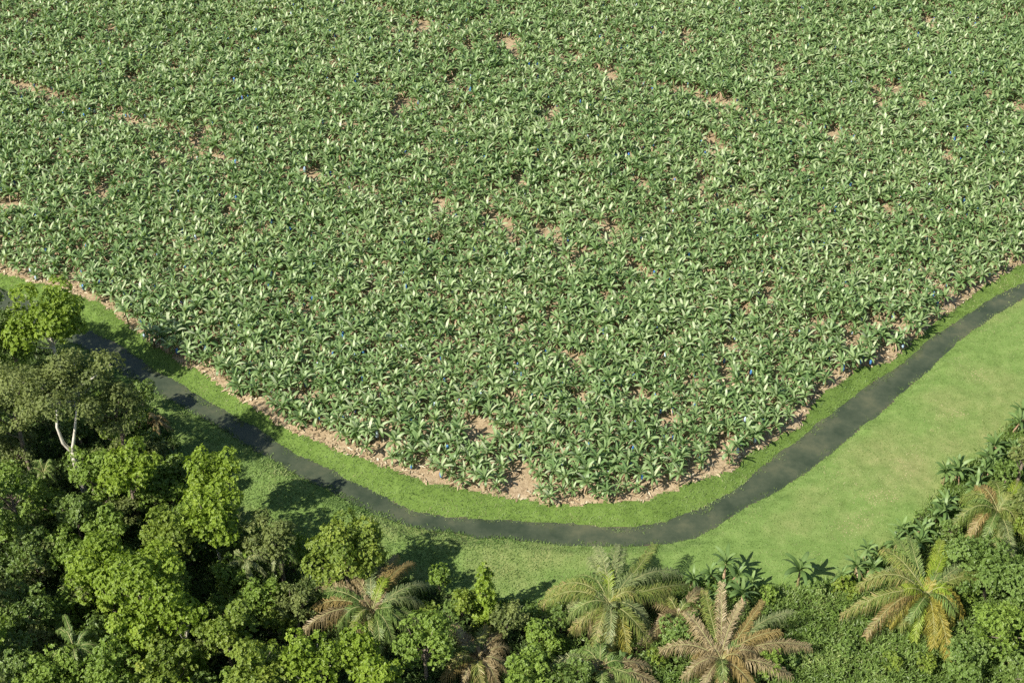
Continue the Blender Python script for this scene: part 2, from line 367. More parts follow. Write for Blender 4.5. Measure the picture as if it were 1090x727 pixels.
# bare patches seen between the crowns
BARE = [(730,38),(776,112),(885,141),(842,174),(747,191),(934,224),(929,110),(947,95),(1002,167),(708,211),(824,75),(984,22),(708,154),(717,95),(1076,114),(962,226),(866,228),(445,26),(453,31),(421,40),(531,46),(540,49),(612,62),(649,79),(641,76),(359,66),(480,88),(487,121),(399,92),(465,217),(537,243),(550,193),(682,195),(647,244),(587,246),(587,118),(667,154),(11,48),(26,97),(59,105),(128,127),(213,149),(66,158),(173,180),(335,189),(95,211),(323,59),(268,68),(140,55),(539,250),(586,336),(541,362),(554,348),(580,248),(595,267),(613,277),(642,257),(670,249),(675,285),(469,222),(459,266),(503,450),(544,422),(616,420),(413,470),(405,478),(954,342),(944,372),(938,378),(950,350),(1000,309),(902,363),(813,319),(864,342),(926,342),(880,145),(725,41),(540,46),(776,480),(765,488),(735,500),(700,507),(1045,100)]
bp = at(np.array([b[0] for b in BARE], float), np.array([b[1] for b in BARE], float), 0.)[:, :2]
rot = radians(24); sp = 1.86
gi, gj = np.meshgrid(np.arange(-160, 161), np.arange(-160, 161)); gx = (gi+.5*(gj % 2)).ravel()*sp; gy = gj.ravel()*sp*.88
px_ = gx*cos(rot)-gy*sin(rot)+rng.uniform(-.55, .55, gx.shape); py_ = gx*sin(rot)+gy*cos(rot)+210+rng.uniform(-.55, .55, gx.shape)
u_, v_, d_ = pix(np.stack([px_, py_, np.full(px_.shape, 2.)], -1))
ok = (py_ > 100) & (d_ > 0) & (u_ > -170) & (u_ < W0+170) & (v_ > -60) & (v_ < H0)
px_, py_ = px_[ok], py_[ok]
sm = sdist(M, px_, py_)
ok = sm+(fbm(px_, py_, 5, 3)-.5)*4.0 > .5
# a bare patch shows only where the plants on its near side are missing too
dep_ = np.arctan2(CAM_H, np.hypot(bp[:, 0], bp[:, 1])); hid = 2.3/np.tan(dep_)
rx_ = .85+(np.arange(len(bp)) % 3)*.3
dmin = np.min(np.hypot((px_[:, None]-bp[None, :, 0])/rx_, (py_[:, None]-bp[None, :, 1]+.5*hid)/(.55*hid+rx_*.75)), axis=1)
ok &= dmin > 1.
for lane in ([(395, 8), (445, 24), (545, 50), (650, 80), (725, 97), (800, 122), (890, 145)], [(180, 158), (290, 180), (400, 206)], [(520, 232), (600, 262), (690, 292)], [(0, 84), (60, 103), (140, 128), (215, 150)]):
    P_ = at(np.array([q[0] for q in lane], float), np.array([q[1] for q in lane], float), 0.)[:, :2]-[0, 1.9]
    dd = np.min([np.hypot(px_-(a[0]+t*(b[0]-a[0])), py_-(a[1]+t*(b[1]-a[1]))) for a, b in zip(P_[:-1], P_[1:]) for t in np.linspace(0, 1, 24)], axis=0)
    ok &= (dd > 1.2) | (vnoise(px_, py_, 6, 301) < .46)
ok &= (vnoise(px_, py_, 5, 91) > .1) & (rng.random(px_.shape) > .03)
px_, py_, sm = px_[ok], py_[ok], sm[ok]
pz_ = ground_z(px_, py_)
u_, v_, d_ = pix(np.stack([px_, py_, np.full(px_.shape, 2.)], -1))
infr = (u_ > 2) & (u_ < W0-2) & (v_ > 0)
order = np.argsort(np.where(infr, d_, 1e9)); IND = set(order[:300].tolist())
scl = rng.uniform(.66, 1.0, len(px_))*(1-.3*(rng.random(len(px_)) < .08))*(.9+.2*fbm(px_, py_, 18, 201)); rz = rng.uniform(0, 2*pi, len(px_)); kind = rng.integers(0, NP, len(px_)); bag = rng.random(len(px_)) < .22
bang = rng.uniform(0, 2*pi, len(px_)); pale = rng.random(len(px_)) < .25
print('banana plants', len(px_), 'visible', infr.sum())
# the three hundred nearest, each a thing
def edge_word(u):
    if u < 130: return 'left of the tree shadow'
    if u < 300: return 'on its upper left run'
    if u < 480: return 'on its lower left run'
    if u < 680: return 'at the bottom of its bend'
    if u < 860: return 'on its lower right run'
    return 'on its upper right run'
for i in sorted(IND):
    edge = sm[i] < 3.6; lush = protos[kind[i]]
    where = edge_word(u_[i])
    if edge: lab = f"banana plant on the bare brown field edge, {where}" + (", bagged fruit" if bag[i] else "")
    else: lab = "banana plant inside the dense front rows, touching its neighbours" + (", bagged fruit under its leaves" if bag[i] else "")
    t = thing('banana_plant', lab, 'banana plant', (px_[i], py_[i], pz_[i]), 'banana plants of the front plantation rows')
    t.rotation_euler = (0, 0, rz[i]); t.scale = (scl[i],)*3
    for k in ('stem', 'foliage', 'dry_leaves'):
        obj(k, pm[kind[i]][k], t)
    if bag[i]:
        b = obj('fruit_bag', bagm2 if pale[i] else bagm, t, (cos(bang[i])*.42, sin(bang[i])*.42, lush['h']-.25))
# the rest of the plantation, thousands of plants
V = []; Qs = []; Ts = []; A = []; QM = []; TM = []; n = 0
arr = []
for p in protos:
    d = {}
    for k in ('stem', 'foliage', 'dry_leaves'):
        mb = p[k]; d[k] = (np.vstack(mb.V), np.vstack(mb.Q), np.vstack(mb.T) if mb.T else np.zeros((0, 3), int), np.concatenate(mb.A))
    arr.append(d)
bb = bag_mb(); bV, bQ = np.vstack(bb.V), np.vstack(bb.Q)
for i in range(len(px_)):
    if i in IND: continue
    c, s_ = cos(rz[i]), sin(rz[i]); Rm = np.array([[c, s_, 0], [-s_, c, 0], [0, 0, 1]])*scl[i]; o = np.array([px_[i], py_[i], pz_[i]])
    for mi, k in enumerate(('stem', 'foliage', 'dry_leaves')):
        v, q, t, a = arr[kind[i]][k]
        V.append(v@Rm+o); Qs.append(q+n); QM.append(np.full(len(q), mi)); Ts.append(t+n); TM.append(np.full(len(t), mi)); A.append(a); n += len(v)
    if bag[i]:
        V.append((bV+[cos(bang[i])*.42, sin(bang[i])*.42, protos[kind[i]]['h']-.25])@Rm+o); Qs.append(bQ+n); QM.append(np.full(len(bQ), 4 if pale[i] else 3)); A.append(np.full(len(bV), .5)); n += len(bV)
me = mesh_np('banana_field', np.vstack(V), [np.vstack(Qs), np.vstack(Ts)], [MAT['stem'], MAT['banana'], MAT['dry'], MAT['bag'], MAT['bag_pale']],
             {'var': np.concatenate(A)}, np.concatenate(QM+TM), smooth=True)
tag(obj('banana_field', me), 'vast dense plantation of green banana plants filling the view beyond the front rows', 'banana plantation', kind='stuff')
del V, Qs, Ts, A, QM, TM

# ------------------------------------------------------------------ grass and litter
def frame_ok(x, y, m=25):
    u, v, d = pix(np.stack([x, y, np.zeros_like(x)], -1)); return (d > 0) & (u > -m) & (u < W0+m) & (v > -m) & (v < H0+m)
def blades(x, y, z, h, wd, lean, var, mat, name):
    n = len(x); a = rng.uniform(0, 2*pi, n); b = rng.uniform(0, 2*pi, n)
    side = np.stack([np.cos(a), np.sin(a), 0*a], 1)*wd[:, None]*.5
    base = np.stack([x, y, z-.03], 1); tip = base+np.stack([np.cos(b)*lean*h, np.sin(b)*lean*h, h], 1)
    mid = base*.45+tip*.55+np.stack([0*h, 0*h, h*.15], 1)
    V = np.stack([base-side, base+side, mid+side*.8, mid-side*.8, tip], 1).reshape(-1, 3); i0 = np.arange(n)*5
    Qd = np.stack([i0, i0+1, i0+2, i0+3], 1); T = np.stack([i0+3, i0+2, i0+4], 1)
    return obj(name, mesh_np(name, V, [Qd, T], MAT[mat], {'var': np.repeat(np.clip(var, 0, 1), 5)}))
# far bank
n = 260000
x = rng.uniform(-112, 112, n*2); y = rng.uniform(120, 250, n*2); ok = frame_ok(x, y); x, y = x[ok], y[ok]
a_, b_, c_, f_ = (sdist(l, x, y) for l in (M, U, L, F))
nzz = (fbm(x, y, 2.5, 77)-.5)*2.2
jg = (fbm(x, y, 5, 6)-.5)*1.6; k1 = (b_ > -.1-jg-3.2*np.maximum(0, fbm(x, y, 3.2, 8)-.47)-.6*(rng.random(len(x)))**3) & (a_+nzz*.7 < .1+(fbm(x, y, 1.5, 88)-.4)*3*rng.random(len(x)))
x1, y1 = x[k1], y[k1]; print('bank blades', k1.sum())
v = .47+(fbm(x1, y1, 2.2, 12)-.5)*1.0+(fbm(x1, y1, 11, 14)-.5)*.8+rng.normal(0, .13, len(x1))
tag(blades(x1, y1, np.maximum(ground_z(x1, y1), WATER_Z-.05), rng.uniform(.12, .34, len(x1))*(.8+.8*np.maximum(0, fbm(x1, y1, 1.6, 19)-.35)), rng.uniform(.06, .13, len(x1)), 1.3, v, 'grass_lush', 'bank_grass'),
    'lush bright green grass covering the far bank of the canal', 'grass', kind='stuff')
x = rng.uniform(-112, 112, n*3); y = rng.uniform(110, 250, n*3); ok = frame_ok(x, y); x, y = x[ok], y[ok]
b_, c_, f_ = (sdist(l, x, y) for l in (U, L, F)); nzz = (fbm(x, y, 2.5, 77)-.5)*2.2
jg = (fbm(x, y, 5, 6)-.5)*.8; k2 = (c_ < .1+jg+3.0*np.maximum(0, fbm(x, y, 2.6, 18)-.47)+.6*(rng.random(len(x)))**3) & (f_ > nzz*.8-.5)
x2, y2, c2 = x[k2], y[k2], c_[k2]
u2, v2, _ = pix(np.stack([x2, y2, 0*x2], -1))
coarse = 1-sstep(420, 760, u2)                 # taller, coarser grass towards the left
drop = rng.random(len(x2)) < .35*(1-coarse); x2, y2, c2, u2, v2, coarse = (q[~drop] for q in (x2, y2, c2, u2, v2, coarse))
h = (.1+.07*coarse+.05*sstep(-1.5, 0, c2))*rng.uniform(.6, 1.4, len(x2))
v = .42+(fbm(x2, y2, 4, 12)-.5)*.9+(fbm(x2, y2, 1.2, 13)-.5)*.5+rng.normal(0, .09, len(x2))+.12*sstep(620, 950, u2)-.06*coarse+.5*np.maximum(0, fbm(x2, y2, 6, 15)-.62)
for cx, cy, rx, ry in ((1042, 400, 14, 8), (960, 498, 22, 10), (935, 528, 18, 7), (900, 556, 26, 8), (975, 480, 10, 8), (1010, 440, 16, 6)):   # worn, straw coloured patches
    v += .6*np.exp(-((u2-cx)/rx)**2-((v2-cy)/ry)**2)
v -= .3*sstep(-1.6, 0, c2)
for cx, cy, rx, ry in ((742, 582, 17, 10), (792, 579, 19, 7), (1066, 462, 13, 9)):   # soft-edged darker smudges put into the blade colour
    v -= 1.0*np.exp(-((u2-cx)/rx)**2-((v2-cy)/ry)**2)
print('strip blades', len(x2))
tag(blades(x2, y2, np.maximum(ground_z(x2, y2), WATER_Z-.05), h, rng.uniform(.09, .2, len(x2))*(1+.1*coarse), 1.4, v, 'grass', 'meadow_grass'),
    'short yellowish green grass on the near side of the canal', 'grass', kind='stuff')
# dry leaf litter
x = rng.uniform(-125, 125, 150000); y = rng.uniform(130, 330, 150000); ok = frame_ok(x, y, 40); x, y = x[ok], y[ok]
a_ = sdist(M, x, y); nzz = (fbm(x, y, 2.5, 77)-.5)*2.2
pr = np.where(a_ < 7, 1., .22)*(fbm(x, y, 2., 55) > .36)
k = (a_+nzz*.7 > -.25) & (rng.random(len(x)) < pr); x, y = x[k], y[k]; n = len(x); print('litter', n)
a = rng.uniform(0, 2*pi, n); ln = rng.uniform(.25, .95, n)*(1+(rng.random(n) < .12)*.9); wd = rng.uniform(.06, .2, n); z = ground_z(x, y)+rng.uniform(.02, .16, n)
D = np.stack([np.cos(a), np.sin(a), rng.uniform(-.25, .25, n)], 1)*ln[:, None]*.5; S = np.stack([-np.sin(a), np.cos(a), rng.uniform(-.5, .5, n)], 1)*wd[:, None]
C = np.stack([x, y, z], 1); C2 = C+np.stack([0*a, 0*a, rng.uniform(.02, .16, n)], 1)
V = np.stack([C-D-S*.3, C-D+S*.3, C2-S, C2+S, C+D-S*.3, C+D+S*.3], 1).reshape(-1, 3); i0 = np.arange(n)*6
Qd = np.vstack([np.stack([i0, i0+1, i0+3, i0+2], 1), np.stack([i0+2, i0+3, i0+5, i0+4], 1)])
tag(obj('leaf_litter', mesh_np('leaf_litter', V, [Qd], MAT['litter'], {'var': np.repeat(np.clip(rng.normal(.55, .25, n), 0, 1), 6)})),
    'dry brown banana leaf litter strewn over the plantation soil', 'leaf litter', kind='stuff')

# ------------------------------------------------------------------ rosette foliage
def rosettes(C, N, size, nl, var, mb, cup=.35, wr=.38):
    "leaf rosettes: C centres, N outward directions, nl leaves each"
    n = len(C); N = N/np.linalg.norm(N, axis=1)[:, None]
    r = rng.normal(size=(n, 3)); A = np.cross(N, r); A /= np.linalg.norm(A, axis=1)[:, None]; B = np.cross(N, A)
    size = np.broadcast_to(size, (n,))
    Vs = []; vs = []
    ph = rng.uniform(0, 2*pi, n)
    for k in range(nl):
        th = ph+k*2*pi/nl+rng.uniform(-.3, .3, n); s = size*rng.uniform(.7, 1.25, n)
        d = A*np.cos(th)[:, None]+B*np.sin(th)[:, None]; t = -A*np.sin(th)[:, None]+B*np.cos(th)[:, None]
        up = rng.uniform(-.2, cup*2, n)
        d2 = d+N*up[:, None]; tip = C+d2*s[:, None]-np.array([0, 0, 1.])*(s*.15)[:, None]; mid = C+d2*(s*.55)[:, None]+N*(s*.1)[:, None]
        w_ = t*(s*wr)[:, None]
        Vs.append(np.stack([C, mid-w_, tip, mid+w_], 1)); vs.append(np.repeat((var+rng.normal(0, .1, n))[:, None], 4, 1))
    V = np.concatenate(Vs, 0).reshape(-1, 3); i0 = np.arange(n*nl)*4
    mb.add(V, np.stack([i0, i0+1, i0+2, i0+3], 1), None, np.clip(np.concatenate(vs, 0).reshape(-1), 0, 1))

def make_crown(R, rx, rz_, nlobes, lobe_r, dens, leaf, nl, cone=False, flat=0.0):
    "crown made of leafy lobes spread over and inside an ellipsoid; returns leaf mesh builder and lobe centres"
    mb = MB(); lobes = []
    for i in range(nlobes):
        for _ in range(30):
            d = R.normal(size=3); d /= np.linalg.norm(d)
            if d[2] < -.8: continue
            k = R.uniform(.55, .92) if i % 5 else R.uniform(.1, .5)
            c = d*k*np.array([rx, rx, rz_])
            if cone:
                hh = R.uniform(-1, 1); rr = rx*(1-(hh+1)/2)**.8*R.uniform(.4, 1); a = R.uniform(0, 2*pi); c = np.array([cos(a)*rr, sin(a)*rr, hh*rz_])
            if all(np.linalg.norm(c-l[0]) > lobe_r*.75 for l in lobes): break
        lobes.append((c, lobe_r*R.uniform(.7, 1.3)*(1 if not cone else .5+.5*(1-(c[2]/rz_+1)/2))))
    for c, r in lobes:
        n = max(6, int(dens*r*r)); d = R.normal(size=(n, 3)); d /= np.linalg.norm(d, axis=1)[:, None]
        d[:, 2] = np.abs(d[:, 2])*1.0-.35*(R.random(n) < .45); d /= np.linalg.norm(d, axis=1)[:, None]
        rad = r*R.uniform(.72, 1.1, n)*(1+.18*np.sin(d[:, 0]*7+c[0])*np.sin(d[:, 1]*6+c[1]))
        P = c+d*rad[:, None]*np.array([1, 1, .82]); N = d+R.normal(0, .35, (n, 3))+[0, 0, .35]
        rosettes(P, N, leaf*R.uniform(.75, 1.25, n), nl, np.full(n, .5+R.normal(0, .09)), mb)
    return mb, [l[0] for l in lobes]
def make_trunk(R, H, lobes, cz, r0, lean=(0, 0), fork=None):
    mb = MB(); top = np.array([lean[0], lean[1], cz*.82])
    P = [np.array([0, 0, -.5]), np.array([0, 0, .4]), top*.5+R.normal(0, .15, 3)*[1, 1, 0], top]
    mb.tube(P, [r0*1.3, r0, r0*.8, r0*.55], 8)
    pick = [lobes[i] for i in R.permutation(len(lobes))[:min(12, len(lobes))]]
    for l in pick:
        e = np.array([lean[0], lean[1], cz])+l; s = top*R.uniform(.6, 1.0); mid = (s+e)/2+R.normal(0, .3, 3)-[0, 0, .3]
        mb.tube([s, mid, e], [r0*.4, r0*.25, r0*.08], 5)
    return mb
SPEC = {  # material, lobe radius factor, rosettes per square metre, leaf size, leaves per rosette
    'bright': ('tree_bright', .27, 36, .31, 6), 'yellow': ('tree_yellow', .25, 38, .29, 6), 'green': ('tree_green', .25, 42, .27, 5),
    'olive': ('tree_olive', .22, 56, .22, 5), 'dark': ('tree_dark', .25, 40, .28, 5), 'vine': ('vine', .3, 44, .27, 5)}
TREES = [
 # cx, cy (crown centre in the photo), radius px, crown centre height m, squash, kind, name, label
 (50,342,45,14,.95,'bright','broadleaf_tree','tall bright green tree hiding the canal at the left edge of the picture'),
 (12,366,28,10,.8,'green','broadleaf_tree','green tree cut by the left edge, below the tallest bright one'),
 (68,406,58,21.5,.54,'olive','white_trunk_tree','large olive feathery tree on a forked white trunk'),
 (12,425,42,15,.6,'olive','broadleaf_tree','olive feathery tree at the left edge, beside the white-trunk tree'),
 (122,430,36,15.5,.75,'olive','broadleaf_tree','small dark olive tree at right foot of the white-trunk tree crown'),
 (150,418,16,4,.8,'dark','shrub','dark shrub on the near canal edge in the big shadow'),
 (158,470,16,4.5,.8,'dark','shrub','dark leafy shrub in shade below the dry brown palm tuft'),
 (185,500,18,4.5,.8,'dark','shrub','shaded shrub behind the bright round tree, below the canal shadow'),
 (8,515,28,11,.9,'green','broadleaf_tree','green tree cut by left edge, just above the deep dark hollow'),
 (95,498,24,9,.9,'green','broadleaf_tree','narrow mid green tree right beside the white trunk'),
 (136,500,32,10.5,.85,'bright','broadleaf_tree','round bright green tree right of the white trunk, under the bank shadow'),
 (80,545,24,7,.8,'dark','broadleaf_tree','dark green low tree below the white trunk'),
 (112,560,22,6.5,.8,'green','broadleaf_tree','low green tree between white trunk and the brightest broad tree'),
 (228,500,29,11.5,.9,'bright','broadleaf_tree','bright tree standing nearest the canal, left of the round shadow on grass'),
 (228,548,36,11,.8,'bright','broadleaf_tree','bright spreading tree with a thin pale trunk visible underneath'),
 (178,562,31,10.5,.7,'yellow','broadleaf_tree','olive yellow crowned tree left of the pale thin-trunk tree'),
 (112,607,38,10.5,.8,'bright','broadleaf_tree','left tree of the brightest broad clump in the lower left forest'),
 (160,622,42,13,.8,'bright','broadleaf_tree','highest broad bright green tree in the lower left forest'),
 (192,650,24,11,.75,'bright','broadleaf_tree','bright tree jutting right over the dark gap in lower left forest'),
 (140,668,32,9.5,.8,'bright','broadleaf_tree','bright tree directly below the highest broad one'),
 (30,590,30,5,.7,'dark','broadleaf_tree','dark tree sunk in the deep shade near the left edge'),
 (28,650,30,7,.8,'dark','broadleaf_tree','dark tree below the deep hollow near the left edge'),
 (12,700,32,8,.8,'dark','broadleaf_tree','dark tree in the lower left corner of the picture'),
 (58,712,28,8,.8,'green','broadleaf_tree','green tree on the bottom edge beside the dark corner tree'),
 (118,712,32,8.5,.7,'green','broadleaf_tree','green tree on the bottom edge below the bright clump'),
 (178,712,32,9,.75,'yellow','broadleaf_tree','yellowish tree on the bottom edge right of the bright clump'),
 (240,672,34,9,.75,'yellow','broadleaf_tree','golden tinged tree right of the dark gap in the forest'),
 (275,715,36,10,.8,'yellow','broadleaf_tree','yellow green tree on the bottom edge below the golden tinged one'),
 (286,572,29,8.5,.85,'olive','broadleaf_tree','rounded olive tree just below the big round shadow on grass'),
 (245,610,20,6,.8,'green','broadleaf_tree','small green tree right of the dark gap, under the pale thin-trunk tree'),
 (278,635,22,6.5,.8,'green','broadleaf_tree','green tree between the golden tinged tree and the olive one'),
 (314,640,24,6.5,.9,'olive','broadleaf_tree','dull olive tree left of the pink dead palm fronds'),
 (367,585,42,9,.7,'yellow','broadleaf_tree','wide yellow green tree whose crown meets the grass near the canal'),
 (332,700,34,10,.8,'bright','broadleaf_tree','bright green tree at the bottom, left of two bright round ones'),
 (380,690,26,9,.85,'bright','broadleaf_tree','bright leafy tree at the bottom under the dead palm fronds'),
 (402,722,26,9,.8,'bright','broadleaf_tree','bright tree cut by the bottom edge, left of the ball-shaped tree'),
 (452,683,33,8,.9,'green','broadleaf_tree','ball-shaped even green tree between the two brown palm clumps'),
 (516,630,22,5.6,2.0,'bright','conical_tree','slim cone-shaped light green tree standing against the grass'),
 (492,640,15,4.5,.9,'yellow','shrub','light green shrub at left foot of the cone-shaped tree'),
 (540,655,21,5,.9,'olive','shrub','olive bush at right foot of the cone-shaped tree'),
 (468,612,13,3.5,.9,'green','shrub','small green bush at the grass edge left of the cone-shaped tree'),
 (425,640,15,4,.9,'green','shrub','green bush among the silvery fronds of the left palm'),
 (575,672,18,3.8,.8,'green','shrub','green bush left of the large drooping palm'),
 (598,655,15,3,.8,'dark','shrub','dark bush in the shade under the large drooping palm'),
 (560,715,26,5,.7,'green','shrub','green thicket on bottom edge left of the lone arched frond'),
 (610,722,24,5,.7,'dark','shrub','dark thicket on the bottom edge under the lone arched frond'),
 (728,672,22,3.2,.6,'vine','shrub','bright leafy bush between the large palm and the upright brown palm'),
 (820,705,18,3,.6,'green','shrub','green bush right of the upright brown palm'),
 (1056,612,46,5.5,.55,'vine','vine_covered_tree','broad tree mound smothered in fine green vines by the right edge'),
 (1068,672,34,5,.6,'green','broadleaf_tree','green tree by the right edge, below the vine-smothered mound'),
 (1030,700,26,4,.6,'vine','shrub','vine covered bush in the lower right, left of a dark hole'),
 (1092,480,16,8,1.4,'olive','broadleaf_tree','olive tree cut by the right edge, behind the wild bananas'),
 (1098,535,20,7,1.,'olive','broadleaf_tree','olive tree at the right edge beside the small drooping palm'),
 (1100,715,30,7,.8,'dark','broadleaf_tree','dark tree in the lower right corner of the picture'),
]
OFF = [(-42,316,38,17),(-30,360,36,14),(-45,430,40,15),(-40,490,36,12),(-35,545,36,13),(-50,610,40,13),(-40,680,40,12),(-15,755,40,13),(60,765,36,11),(130,765,36,11),(200,765,36,11),(270,765,36,11),(345,765,36,11),(420,765,34,10),(490,765,30,8),(1140,640,36,8),(1150,560,34,8),(1145,470,30,8),(1110,765,36,8),(560,765,30,7),(640,770,30,6)]
FILL = []
_r = random.Random(77)
for _ in range(6000):
    if len(FILL) >= 62: break
    x, y = _r.uniform(-5, 620), _r.uniform(430, 735)
    P = at(x, y, 4.)
    if sdist(F, [P[0]], [P[1]])[0] > -2.5: continue
    if x < 62 and 480 < y < 690 and _r.random() < .8: continue
    if 195 < x < 235 and 590 < y < 690: continue
    if 20 < x < 75 and y < 530: continue
    if 300 < x < 465 and y > 590 or 465 < x and y > 595: continue
    if any(math.hypot(x-a, (y-b)*1.2) < 26 for a, b in FILL): continue
    FILL.append((x, y))
def plant_tree(cx, cy, rpx, h, sq, kd, name, label, i):
    P = at(cx, cy, h); _, _, d = pix(P); r = rpx*float(d)/FPX*(1 if name == 'conical_tree' else 1.14)
    if name not in ('conical_tree', 'vine_covered_tree', 'white_trunk_tree'): sq = max(sq, .95)
    mt, lf, dens, leaf, nl = SPEC[kd]
    lobe = max(.55, min(1.9, r*lf)); 
    cone = name == 'conical_tree'
    rzz = r*sq; nlob = int(np.clip(1.5*r**2*(.5+.6*sq)/(lobe*lobe)*.8+5, 8, 120))
    if cone: nlob = 52; lobe = .8
    R = np.random.default_rng(1000+i)
    core = max(.3, r-lobe*.55)
    fm_, lobes = make_crown(R, core, max(.3, rzz-lobe*.35), nlob, lobe, dens, leaf if r > 1.8 else leaf*.8, nl, cone)
    gz = float(ground_z([P[0]], [P[1]])[0])
    shrub = name == 'shrub'
    t = thing(name, label, {'shrub': 'shrub', 'conical_tree': 'tree', 'vine_covered_tree': 'tree'}.get(name, 'tree'), (P[0], P[1], gz))
    hh = h-gz
    white = name == 'white_trunk_tree'
    lean = (0., 0.)
    o = obj('crown', fm_.mesh(name+'_crown', MAT[mt]), t, (lean[0], lean[1], hh))
    if white:
        tr = MB()
        # forked white trunk seen below the crown, on its near side
        tr.tube([(-.8, -.4, -.5), (-.7, -.6, 3.), (-.9, -.9, 7.0), (-.8, -1.2, 9.6)], [.5, .43, .38, .34], 9)
        tr.tube([(-.8, -1.2, 9.5), (-1.6, -1.6, 11.6), (-2.0, -1.4, 14.4), (-1.5, -.4, 18.2)], [.3, .26, .2, .12], 7)
        tr.tube([(-.8, -1.2, 9.5), (-.1, -1.5, 11.8), (.5, -1.2, 14.2), (1.3, -.2, 18.)], [.3, .24, .19, .12], 7)
        for l in lobes[:34]:
            e = np.array([0, 0, hh])+l*1.06; s = np.array([[-1.5, -.5, 17.6], [1.2, -.3, 17.4]][int(R.integers(0, 2))])
            if e[0] > 3 and e[1] < -2: continue
            tr.tube([s, (s+e)/2+R.normal(0, .5, 3), e], [.11, .08, .04], 5)
        obj('trunk', tr.mesh('white_trunk', MAT['pale_bark'], True), t)
    else:
        pale_ = label.find('pale trunk') > 0 or kd == 'bright' and i % 3 == 0
        obj('trunk', make_trunk(R, hh, lobes, hh, (.09 if shrub else .2)+.012*hh, lean).mesh(name+'_trunk', MAT['pale_bark' if pale_ else 'bark'], True), t)
    return t
for i, (cx, cy, rp, h, sq, kd, nm, lab) in enumerate(TREES): plant_tree(cx, cy, rp, h, sq, kd, nm, lab, i)
kk = ['green', 'dark', 'bright', 'olive']
for i, (cx, cy, rp, h) in enumerate(OFF):
    t = plant_tree(cx, cy, rp, h, .8, kk[i % 4], 'broadleaf_tree', 'forest tree standing outside the picture, beyond its %s' % ('left edge' if cx < 0 else 'right edge' if cx > 1090 else 'bottom edge'), 200+i)
    t['group'] = 'forest trees outside the picture'

for i, (x, y, r_, h_) in enumerate([(565,655,11,1.8),(590,690,14,2.2),(620,700,13,2.2),(700,700,12,2),(738,650,12,2.4),(800,668,11,1.5),(840,700,12,1.5),(950,705,12,1.6),(1000,655,12,2.2),(1030,630,12,2.6),(480,650,12,3),(455,650,11,3),(570,700,13,2.4),(660,668,12,2.4),(1015,560,11,3),(1080,560,13,4),(1072,500,14,3.5),(1035,535,12,3),(965,585,12,2),(900,625,13,1.6),(870,630,11,1.4),(820,635,12,1.6),(1045,585,12,3.2),(985,705,13,2.2),(900,690,12,1.6)]):
    t = plant_tree(x, y, r_, h_, .95, ['vine', 'green', 'vine', 'yellow'][i % 4], 'shrub', 'low leafy shrub tangled among the palms of the bottom right' if x > 620 else 'low leafy shrub beside the brown palms at bottom centre', 700+i)
    t['group'] = 'low shrubs among the palms'
for i, (x, y) in enumerate(FILL):
    t = plant_tree(x, y, _r.uniform(15, 25), _r.uniform(3.2, 5.4), .95, _r.choice(['green', 'green', 'dark', 'olive', 'bright', 'yellow'] if x > 90 else ['green', 'dark', 'olive']), 'understory_tree', 'small rounded tree filling a gap low between the taller forest crowns', 400+i)
    t['group'] = 'understory trees of the forest'
# ------------------------------------------------------------------ palms
def frond_mesh(hub, mid, tip, col, R, ll=2.2, npairs=46, name='frond'):
    hub, mid, tip = (np.asarray(q, float) for q in (hub, mid, tip)); ts = np.linspace(0, 1, 14); hv = (tip-hub)[:2]; perp = np.array([-hv[1], hv[0], 0])*R.uniform(-.14, .14); mid = mid+perp
    B = lambda t: ((1-t)**2)*hub+2*t*(1-t)*mid+t*t*tip
    ra = MB(); P = np.array([B(t) for t in ts]); ra.tube(P, np.linspace(.085, .015, 14), 5, .8)
    lf = MB(); Vs = []; Av = []; tn = R.uniform(-.18, .18)
    up0 = np.array([0, 0, 1.])
    for k in range(npairs):
        t = .14+.86*(k+.5)/npairs; p = B(t); d = B(min(1, t+.02))-B(t-.02); d /= np.linalg.norm(d)
        s = np.cross(d, up0); s /= np.linalg.norm(s)+1e-6; n = np.cross(s, d)
        L_ = ll*(1.0*math.sin(pi*min(1, .2+.7*t))**.6)*R.uniform(.6, 1.15)
        for sg in (-1, 1):
            a = R.uniform(.42, .72); lift = R.uniform(-.3, .5)
            dd = d*cos(a*pi/2*.85)+s*sg*sin(a*pi/2)+n*lift; dd /= np.linalg.norm(dd)
            m_ = p+dd*L_*.48-up0*L_*.06; e = p+dd*L_*.75-up0*L_*R.uniform(.45, 1.0); w_ = d*R.uniform(.03, .06)
            Vs.append([p-w_*.5, p+w_*.5, m_+w_, m_-w_, e]); Av += [min(1, max(0, .42+tn+.25*t+R.uniform(-.28, .28)))]*5
    n = len(Vs); V = np.array(Vs).reshape(-1, 3); i0 = np.arange(n)*5
    lf.add(V, np.stack([i0, i0+1, i0+2, i0+3], 1), np.stack([i0+3, i0+2, i0+4], 1), np.array(Av))
    return ra, lf
